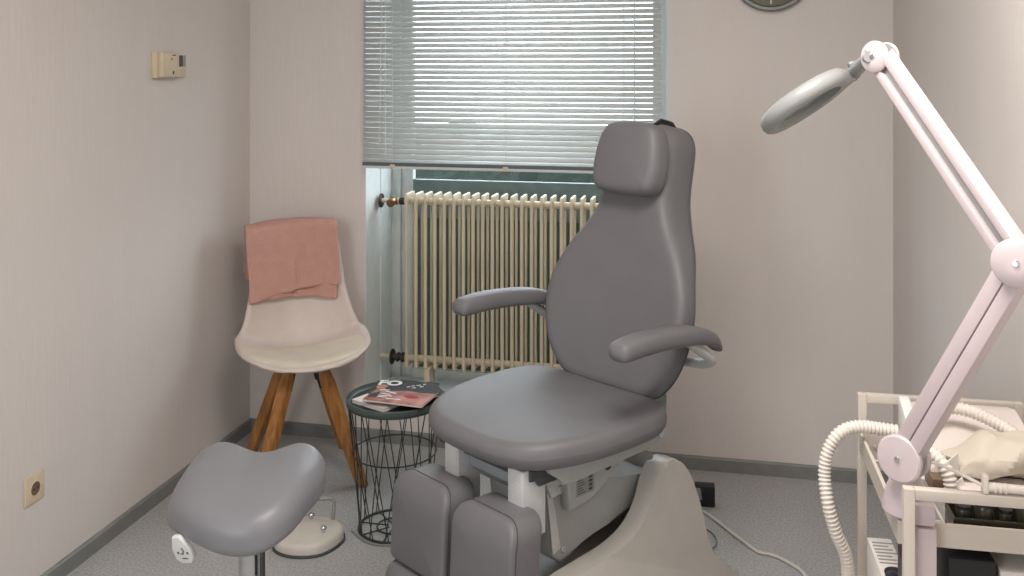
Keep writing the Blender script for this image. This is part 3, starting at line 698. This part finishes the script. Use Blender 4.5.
for (x, z) in ((-0.013, -0.004), (0.015, -0.006)): box(b, x-0.0025, x+0.0025, -0.0066, -0.006, z-0.003, z+0.003)
tube(b, [(0.004, -0.0064, 0.010), (0.006, -0.0064, 0.0), (0.0, -0.0064, -0.008), (-0.006, -0.0064, -0.006)], 0.0015, 6)
tube(b, [(-0.008, -0.0064, -0.020), (0.008, -0.0064, -0.022)], 0.0013, 6); b.transform(LM); obj('paddle_symbols', b, 'darkgrey', lp)
b = NB()
for k in range(5):
    a = 2*PI*k/5+0.3; c_, s_ = math.cos(a), math.sin(a)
    tube(b, [(0, 0, 0.115), (c_*0.12, s_*0.12, 0.10), (c_*0.25, s_*0.25, 0.072)], 0.016, 10, radii=[0.02, 0.018, 0.012])
obj('star_base', b, 'chrome', sl)
for k in range(5):
    a = 2*PI*k/5+0.3; b = NB(); c_, s_ = math.cos(a)*0.25, math.sin(a)*0.25
    for q in (-0.013, 0.013): cyl(b, (c_-s_*q*4-0.008*0, s_+c_*q*4, 0.026), (c_-s_*q*4*0.4, s_+c_*q*4*0.4, 0.026), 0.026, 18, 0.004)
    cyl(b, (c_, s_, 0.03), (c_, s_, 0.075), 0.007, 10); obj('castor', b, 'black', sl)

# ------------------------------------------------------------------ trolley
TR = math.radians(1.2)
tr = thing('trolley', 'beige metal trolley with square tube frame against the right wall', 'trolley', (0.289, 2.221, 0), TR)
TW, TD, T = 0.330, 0.495, 0.018
TM = Matrix.Translation((0.289, 2.221, 0)) @ Matrix.Rotation(TR, 4, 'Z')
def TP(x, y, z): return TM @ Vector((x, y, z))
for x0, y0 in ((0, -T), (TW-T, -T), (0, -TD), (TW-T, -TD)):
    b = NB(); box(b, x0, x0+T, y0, y0+T, 0.09, 0.89, 0.002); ps = obj('post', b, 'trolley', tr)
    b = NB(); x, y = x0+T/2, y0+T/2; cyl(b, (x-0.010, y, 0.035), (x+0.010, y, 0.035), 0.035, 20, 0.004); cyl(b, (x, y, 0.05), (x, y, 0.092), 0.008, 10); obj('castor', b, 'darkgrey', ps)
for y0 in (-T, -TD):
    b = NB(); box(b, T, TW-T, y0, y0+T, 0.89-T, 0.89, 0.002); obj('top_rail', b, 'trolley', tr)
for zs, nm in ((0.812, 'upper'), (0.50, 'lower')):
    b = NB(); zb = zs-0.040
    def ring4(x0, x1, y0, y1):
        o_ = [(x0, y0), (x1, y0), (x1, y1), (x0, y1)]; t_ = 0.006; i_ = [(x0+t_, y0+t_), (x1-t_, y0+t_), (x1-t_, y1-t_), (x0+t_, y1-t_)]
        V = [[b.verts.new((p[0], p[1], z)) for p in q] for q, z in ((o_, zb), (o_, zs), (i_, zs), (i_, zb))]
        for A, B in zip(V, V[1:]+V[:1]):
            for k in range(4): b.faces.new((A[k], A[(k+1) % 4], B[(k+1) % 4], B[k]))
    ring4(0.001, TW-0.001, -0.440, -T-0.001)
    sh = obj('shelf_rim', b, 'trolley', tr, 30)
    b = NB()
    for k in range(21):
        x = 0.018+k*(TW-0.036)/20
        tube(b, [(x, -0.436, zb+0.012), (x, -0.024, zb+0.012)], 0.0022, 6)
    for y in (-0.10, -0.23, -0.36): tube(b, [(0.006, y, zb+0.008), (TW-0.006, y, zb+0.008)], 0.003, 6)
    obj('wire_grid', b, 'trolley', sh)

# ------------------------------------------------------------------ machine on the trolley with hose
mc = thing('podiatry_drill', 'pinkish white podiatry drill unit with sloping lid on the trolley', 'machine', TP(0, 0, 0.790), TR)
b = NB()
prism(b, cr([(-0.235, 0.0), (-0.235, 0.035), (-0.225, 0.052), (-0.16, 0.068), (-0.09, 0.088), (-0.04, 0.096), (-0.024, 0.085), (-0.022, 0.0)], 3), 0.100, 0.305, 'x', 0.012)
obj('housing', b, 'machine', mc, 50)
b = NB(); prism(b, [(-0.20, 0.0), (-0.17, 0.060), (-0.04, 0.104), (-0.024, 0.104), (-0.022, 0.0)], 0.080, 0.102, 'x', 0.004); obj('side_panel', b, 'trolleylight', mc, 50)
b = NB(); box(b, 0.095, 0.305, -0.27, -0.20, 0.0, 0.030, 0.004); obj('front_bumper', b, 'tray', mc)
def hose(pts, r=0.0135, pitch=0.0085):
    b = NB(); P = [Vector(p) for p in cr(pts, 14)]
    L = [0]
    for p, q in zip(P, P[1:]): L.append(L[-1]+(q-p).length)
    n = int(L[-1]/pitch*4); out = []; rad = []; j = 0
    for k in range(n+1):
        s = L[-1]*k/n
        while j < len(L)-2 and L[j+1] < s: j += 1
        t = (s-L[j])/max(1e-9, L[j+1]-L[j]); out.append(P[j].lerp(P[j+1], t)); rad.append(r*(1.0 if k % 4 in (0, 1) else 0.80))
    tube(b, out, r, 16, radii=rad); return b
h1 = [(0.360, 2.160, 0.832), (0.325, 2.155, 0.836), (0.280, 2.140, 0.842), (0.243, 2.125, 0.832), (0.219, 2.12, 0.795), (0.211, 2.115, 0.745), (0.217, 2.10, 0.69), (0.232, 2.10, 0.635), (0.252, 2.11, 0.585), (0.258, 2.12, 0.53), (0.25, 2.12, 0.42), (0.23, 2.14, 0.25), (0.26, 2.18, 0.10)]
tag(obj('suction_hose', hose(h1), 'hose', None, 80), 'white ribbed suction hose looping down outside the left of the trolley', 'hose')
h2 = [(0.345, 1.925, 0.880), (0.361, 1.915, 0.890), (0.380, 1.902, 0.886), (0.395, 1.886, 0.874), (0.404, 1.878, 0.850), (0.406, 1.874, 0.815)]
tag(obj('suction_hose', hose(h2, 0.0125), 'hose', None, 80), 'short piece of ribbed white hose emerging behind the lower lamp joint', 'hose')
h3 = [(0.385, 2.06, 0.862), (0.405, 2.08, 0.895), (0.44, 2.10, 0.907), (0.48, 2.09, 0.909), (0.52, 2.06, 0.902), (0.558, 2.02, 0.886), (0.585, 1.97, 0.868), (0.606, 1.90, 0.840)]
tag(obj('suction_hose', hose(h3, 0.0130), 'hose', None, 80), 'white ribbed hose arching over the lid of the drill unit', 'hose')

# bag, tray with jars, instrument, boxes
def bagmesh():
    b = NB(); N = 34; K = 36; rings = []
    rnd = random.Random(3)
    ph = [rnd.uniform(0, 6) for _ in range(6)]
    for i in range(N+1):
        t = i/N; x = 0.0+t*0.205
        hh = 0.037*(0.40+0.60*min(1, t*2.6)); dd = 0.050*(0.6+0.4*min(1, t*4))
        R_ = []
        for k in range(K):
            a = 2*PI*k/K; c_, s_ = math.cos(a), math.sin(a)
            tri = abs(((t*5+ph[4]+a*0.6) % 2)-1)-0.5
            f = 1+0.08*math.sin(3*a+ph[0]+t*7)+0.05*math.sin(5*a+ph[1]-t*11)+0.24*tri
            R_.append(b.verts.new((x+0.012*math.sin(a*2+ph[3])*(1-t), dd*c_*f, max(0.0, hh+hh*math.copysign(abs(s_)**0.8, s_)*f))))
        rings.append(R_)
    for A, B in zip(rings, rings[1:]):
        for k in range(K): b.faces.new((A[k], A[(k+1) % K], B[(k+1) % K], B[k]))
    b.faces.new(rings[0]); b.faces.new(rings[-1]); return b
bgt = thing('paper_bag', 'crumpled beige paper bag lying on top of the drill unit', 'bag', TP(0.118, -0.275, 0.838), math.radians(4))
bd = obj('bag_body', bagmesh(), 'bag', bgt, 25)
b = NB()
prism(b, [(-0.022, 0.020), (0.010, 0.050), (0.012, 0.010)], -0.038, -0.034, 'y'); obj('folded_flap', b, 'paper', bgt, 0)
b = NB(); prism(b, [(-0.006, -0.006), (0.012, 0.014), (0.018, -0.004)], -0.056, -0.053, 'y'); obj('torn_corner', b, 'paper', bgt, 0)
ty = thing('instrument_tray', 'oval white rimmed tray under the beige bag on the trolley', 'tray', TP(0.225, -0.312, 0.824), TR)
b = NB(); pad(b, rrect(-0.110, 0.085, -0.045, 0.036, 0.035), 0.012, 0.004, -0.002, 60); obj('tray_rim', b, 'machine', ty, 60)
b = NB(); box(b, -0.10, 0.078, -0.036, 0.030, -0.040, 0.0, 0.004); obj('tray_box', b, 'tray', ty)
bi = thing('storage_bin', 'low dark brown bin holding jars on the trolley shelf', 'bin', TP(0.21, -0.394, 0.784), TR)
b = NB()
def tubbox(bm, x0, x1, y0, y1, z0, z1, t_):
    o_ = [(x0, y0), (x1, y0), (x1, y1), (x0, y1)]; i_ = [(x0+t_, y0+t_), (x1-t_, y0+t_), (x1-t_, y1-t_), (x0+t_, y1-t_)]
    V = [[bm.verts.new((p[0], p[1], z)) for p in q] for q, z in ((o_, z0), (o_, z1), (i_, z1), (i_, z0+t_))]
    for A, B in zip(V, V[1:]):
        for k in range(4): bm.faces.new((A[k], A[(k+1) % 4], B[(k+1) % 4], B[k]))
    bm.faces.new(V[0]); bm.faces.new(V[3])
tubbox(b, -0.115, 0.105, -0.030, 0.030, 0, 0.034, 0.003); obj('bin_body', b, 'jar', bi, 0)
JL = ['small dark round jar next to the lamp column on the trolley shelf', 'wide dark round jar, second from the lamp column', 'smallest dark jar, in the middle of the jar row', 'largest dark jar right of the smallest jar', 'dark jar at the right end of the jar row']
for i, (x, r_, h_) in enumerate(((0.118, 0.014, 0.036), (0.152, 0.017, 0.044), (0.187, 0.012, 0.034), (0.222, 0.019, 0.046), (0.268, 0.016, 0.038))):
    j = thing('glass_jar', JL[i], 'jar', TP(x, -0.394, 0.788), 0, 'dark jars on the trolley shelf')
    b = NB(); lathe(b, [(0, 0), (r_*0.9, 0), (r_, 0.004), (r_, h_-0.006), (r_*0.9, h_), (0, h_)], 20); obj('jar_body', b, 'jar', j)
    b = NB(); lathe(b, [(r_*0.93, h_), (r_*0.93, h_+0.006), (0, h_+0.007)], 20); obj('jar_lid', b, 'black', j)
hp = thing('drill_handpiece', 'white drill handpiece resting on the front rail of the trolley', 'handpiece', TP(0.130, -0.486, 0.901), TR)
b = NB(); cyl(b, (0.0, 0, 0), (0.12, 0.0, -0.002), 0.0072, 16, 0.002); obj('handpiece_body', b, 'hose', hp)
for x in (0.012, 0.020, 0.028):
    b = NB(); cyl(b, (x, 0, -0.001), (x+0.004, 0, -0.001), 0.0086, 16, 0.001); obj('grip_ring', b, 'hose', hp)
b = NB(); box(b, -0.006, 0.003, -0.0085, 0.0085, -0.010, 0.020, 0.003); obj('holder_clip', b, 'hose', hp)
b = NB(); tube(b, cr([(-0.10, 0.05, 0.016), (-0.075, 0.042, 0.018), (-0.04, 0.022, 0.012), (-0.002, 0, 0.0)], 6), 0.003, 8); obj('handpiece_cord', b, 'hose', hp)
# lower shelf boxes
bx = thing('dispenser_box', 'white printed glove box with black opening on the lower shelf', 'box', TP(0.040, -0.150, 0.478), math.radians(2))
b = NB(); box(b, -0.026, 0.022, -0.11, 0.10, 0, 0.120, 0.001); obj('carton', b, 'paper', bx)
b = NB(); prism(b, cr([(-0.012, -0.10), (0.02, -0.095), (0.022, -0.035), (0.0, -0.020), (-0.018, -0.04)], 5, True), 0.1202, 0.1212, 'z'); obj('box_opening', b, 'black', bx, 0)
b = NB(); sphere(b, (-0.006, -0.070, 0.123), 0.017, 14, 0.9, 1.4, 0.6); obj('black_glove', b, 'black', bx)
b = NB()
for i in range(7): box(b, -0.02, 0.022-0.006*(i % 3), -0.008+i*0.014, -0.003+i*0.014, 0.1202, 0.1208)
obj('box_print', b, 'lampshade', bx, 0)
bx2 = thing('carton_box', 'small white carton with pink stripe beside the glove box', 'box', TP(0.115, -0.17, 0.478), math.radians(3))
b = NB(); box(b, -0.030, 0.030, -0.09, 0.09, 0, 0.115, 0.001); obj('carton', b, 'paper', bx2)
b = NB(); box(b, -0.030, 0.030, -0.060, -0.025, 0.1152, 0.1158); obj('pink_stripe', b, 'pink', bx2, 0)
bk = thing('black_case', 'black case standing inside the trolley behind the left front post', 'case', TP(0.038, -0.375, 0.478), TR)
b = NB(); box(b, -0.016, 0.006, -0.030, 0.050, 0, 0.262, 0.003); obj('case_body', b, 'black', bk)
b = NB(); box(b, -0.0172, -0.0162, -0.020, 0.035, 0.17, 0.235, 0.0003); obj('case_panel', b, 'darkgrey', bk)
bb = thing('black_box', 'large black box on the lower shelf behind the front beam', 'box', TP(0.160, -0.375, 0.478), TR)
b = NB(); box(b, -0.075, 0.002, -0.055, 0.09, 0, 0.272, 0.003); obj('box_body', b, 'black', bb)
b = NB(); box(b, -0.070, -0.004, -0.0562, -0.055, 0.04, 0.20, 0); obj('box_front', b, 'darkgrey', bb)
wb = thing('white_box', 'white box with printed front at the right of the lower shelf', 'box', TP(0.215, -0.345, 0.478), TR)
b = NB(); box(b, -0.045, 0.045, -0.08, 0.08, 0, 0.255, 0.002); obj('box_body', b, 'paper', wb)
b = NB()
for i in range(5): box(b, -0.035, 0.03-0.01*(i % 2), -0.0812, -0.08, 0.17+i*0.012, 0.176+i*0.012)
obj('box_print', b, 'lampdark', wb, 0)

# ------------------------------------------------------------------ magnifier lamp
def CV(px, py, d):   # a point noted from the camera position: view depth d, on the ray of photo pixel (px, py)
    F = Vector((-0.21062, 0.97757, 0)); R_ = Vector((0.97757, 0.21062, 0))
    return Vector((0, 0, 1.6))+F*d+R_*((px-512)/970*d)+Vector((0, 0, -(py-65)/970*d))
J1 = Vector((0.3100, 1.7820, 0.9230)); J2 = Vector((0.4520, 1.6320, 1.2950)); J3 = Vector((0.3060, 2.0100, 1.6150))
CP = TP(0.022, -0.405, 0)
ml = thing('magnifier_lamp', 'pinkish white articulated magnifying lamp mounted on the trolley', 'lamp', (CP.x, CP.y, 0.47))
ml_inv = Matrix.Translation(Vector((-CP.x, -CP.y, -0.47)))
def lo(o, par=None):
    o.matrix_parent_inverse = ml_inv if o.parent is ml else Matrix.Identity(4); return o
AXL = Vector((-0.62, -0.78, 0.05)).normalized(); AXM = Vector((-0.45, -0.89, 0.08)).normalized(); AXT = Vector((-0.72, -0.69, 0.05)).normalized()
def disc(c, ax, r, t, m='lamp'):
    b = NB(); lathe(b, [(0, -t/2), (r-0.003, -t/2), (r, -t/2+0.003), (r, t/2-0.003), (r-0.003, t/2), (r*0.35, t/2+0.002), (0, t/2+0.002)], 40, axis_mtx(c, ax))
    o = lo(obj('joint_disc', b, m, ml))
    b = NB(); lathe(b, [(0, t/2+0.004), (0.0045, t/2+0.0045), (0.006, t/2+0.0015), (0, t/2+0.001)], 16, axis_mtx(c, ax)); obj('joint_screw', b, 'chrome', o)
def bar(bm, p0, p1, ax, w_, t):
    d = (p1-p0).normalized(); u = (ax-d*ax.dot(d)).normalized(); v = d.cross(u).normalized(); L_ = (p1-p0).length
    m_ = Matrix(((v.x, u.x, d.x, p0.x), (v.y, u.y, d.y, p0.y), (v.z, u.z, d.z, p0.z), (0, 0, 0, 1)))
    box(bm, -w_/2, w_/2, -t/2, t/2, 0, L_, 0.0025, 2, mtx=m_); return v
def arm_pair(P, Q, ax, gap, w_, t, i0, i1, name, fill):
    d = (Q-P).normalized(); u = (ax-d*ax.dot(d)).normalized(); v = d.cross(u).normalized()
    for s in (-1, 1):
        b = NB(); bar(b, P+d*i0+v*s*gap/2, Q-d*i1+v*s*gap/2, ax, w_, t); lo(obj(name, b, 'lamp', ml))
    b = NB(); bar(b, P+d*i0-u*t*0.12, Q-d*i1-u*t*0.12, ax, max(0.003, (gap-w_)*0.98), t*0.5); lo(obj(fill, b, 'lampshade', ml))
arm_pair(J1, J2, Vector((-0.72, -0.69, 0)).normalized(), 0.0250, 0.0230, 0.030, 0.02, 0.02, 'lower_arm_bar', 'arm_channel')
arm_pair(J2, J3, Vector((-0.90, -0.42, 0)).normalized(), 0.036, 0.0155, 0.028, 0.02, 0.004, 'upper_arm_bar', 'arm_channel')
disc(J1+AXL*0.016, AXL, 0.0400, 0.013); disc(J1-AXL*0.018, AXL, 0.038, 0.010)
disc(J2+AXM*0.018, AXM, 0.0375, 0.013); disc(J2-AXM*0.020, AXM, 0.0375, 0.010)
disc(J3+AXT*0.018, AXT, 0.0315, 0.010); disc(J3-AXT*0.016, AXT, 0.0305, 0.008)
b = NB(); cyl(b, J3-AXT*0.014, J3+AXT*0.016, 0.028, 28); lo(obj('joint_core', b, 'lampdark', ml))
b = NB(); cyl(b, J1-AXL*0.018, J1+AXL*0.014, 0.033, 28); lo(obj('joint_core', b, 'lampshade', ml))
b = NB(); cyl(b, J2-AXM*0.018, J2+AXM*0.014, 0.033, 28); lo(obj('joint_core', b, 'lampshade', ml))
b = NB(); box(b, -0.008, 0.008, -0.006, 0.006, -0.016, 0.016, 0.004, mtx=Matrix.Translation(J3-AXT*0.030+Vector((0.002, 0, 0.010)))); lo(obj('tension_knob', b, 'lamp', ml))
b = NB(); lathe(b, [(0, 0.072), (0.012, 0.072), (0.020, 0.066), (0.033, 0.040), (0.040, 0.012), (0.041, 0.0), (0.038, -0.004), (0, -0.004)], 40, Matrix.Translation((CP.x, CP.y, 0.818))); lo(obj('swivel_cup', b, 'lamp', ml))
b = NB(); box(b, 0.026, 0.058, -0.470, -0.443, -0.0, 0.345, 0.004, mtx=TM @ Matrix.Translation((0, 0, 0.47)))
box(b, 0.012, 0.056, -0.470, -0.400, 0.348, 0.385, 0.006, mtx=TM @ Matrix.Translation((0, 0, 0.47)))
lo(obj('column', b, 'lamp', ml))
for s in (-1, 1):
    b = NB(); cc = J1-AXL*0.014
    tube(b, [cc+Vector((0.004, 0.004, -0.040)), cc+Vector((0.026, 0.010, -0.02+0.006*s)), cc+Vector((0.026+0.006*s, 0.010, 0.028))], 0.0035, 8); lo(obj('joint_fork', b, 'lamp', ml))
# lamp head: ring with lens; its underside turns a little towards the room
HC = CV(806, 103, 2.0); hx = (CV(850, 80, 2.05)-HC).normalized()
F_ = Vector((-0.21062, 0.97757, 0))
side = (F_*0.92-Vector((0, 0, 0.37))); side = (side-hx*side.dot(hx)).normalized(); nn = hx.cross(side).normalized()
if nn.z < 0: nn = -nn; side = -side
HM = Matrix(((hx.x, side.x, nn.x, HC.x), (hx.y, side.y, nn.y, HC.y), (hx.z, side.z, nn.z, HC.z), (0, 0, 0, 1)))
b = NB(); lathe(b, [(0.076, -0.012), (0.094, -0.014), (0.101, -0.009), (0.104, 0.000), (0.102, 0.012), (0.094, 0.021), (0.080, 0.025), (0.072, 0.023), (0.070, 0.010), (0.076, -0.012)], 64, HM)
lo(obj('lamp_head_ring', b, 'lampshade', ml, 60))
b = NB(); prism(b, [(0.088, -0.030), (0.134, -0.015), (0.134, 0.015), (0.088, 0.030)], -0.008, 0.020, 'z', 0.006); b.transform(HM); lo(obj('head_neck', b, 'lampshade', ml, 60))
b = NB(); lathe(b, [(0, -0.003), (0.050, -0.001), (0.0725, 0.0), (0.0725, 0.006), (0, 0.012)], 40, HM); lo(obj('lens', b, 'glasslens', ml, 60))
b = NB(); e1 = HM @ Vector((0.150, 0, 0.012)); e2 = J3+AXT*0.014+Vector((-0.014, -0.004, 0))
cyl(b, HM @ Vector((0.134, 0, 0.008)), HM @ Vector((0.152, 0, 0.012)), 0.0165, 18, 0.003); lo(obj('neck_collar', b, 'lampdark', ml))
b = NB(); tube(b, [HM @ Vector((0.145, 0, 0.010)), e1+(e2-e1)*0.3, e2], 0.014, 16, radii=[0.013, 0.015, 0.010]); lo(obj('neck_joint', b, 'lampshade', ml))
b = NB(); cyl(b, e1+Vector((0.0, -0.012, 0.000)), e1+Vector((-0.006, -0.014, 0.022)), 0.011, 6, 0.003); lo(obj('neck_knob', b, 'lampdark', ml))
b = NB(); sphere(b, J3+Vector((-0.020, -0.004, 0.014)), 0.011); lo(obj('swivel_ball', b, 'lamp', ml))

# ------------------------------------------------------------------ ceiling lamp fixture (above the frame)
cl = thing('ceiling_lamp', 'flat rectangular ceiling lamp above the room', 'lamp', (-0.10, 1.45, ZC))
b = NB(); box(b, -0.47, 0.47, -0.37, 0.37, -0.045, 0, 0.01); obj('lamp_housing', b, 'white', cl)
# outside ground and hedge
b = NB(); box(b, -9, 9, 4.7, 14, -0.15, -0.05); struct(obj('ground_outside', b, 'outside', None, 0))
b = NB(); g = bmesh.ops.create_grid(b, x_segments=160, y_segments=60, size=0.5)
for v in b.verts:
    u, q = v.co.x+0.5, v.co.y+0.5
    bump = 0.012*math.sin(u*61+3*math.sin(q*9))+0.012*math.sin(q*23+u*37)+random.uniform(-0.012, 0.012)
    L_ = q*2.1
    if L_ < 1.25: v.co = Vector((-4+u*8, 5.3-bump, -0.05+L_))
    else: v.co = Vector((-4+u*8, 5.3+(L_-1.25), 1.20+bump))
tag(obj('hedge', b, 'hedge', None, 0), 'dark green hedge outside, seen through the glass under the blind', 'hedge')
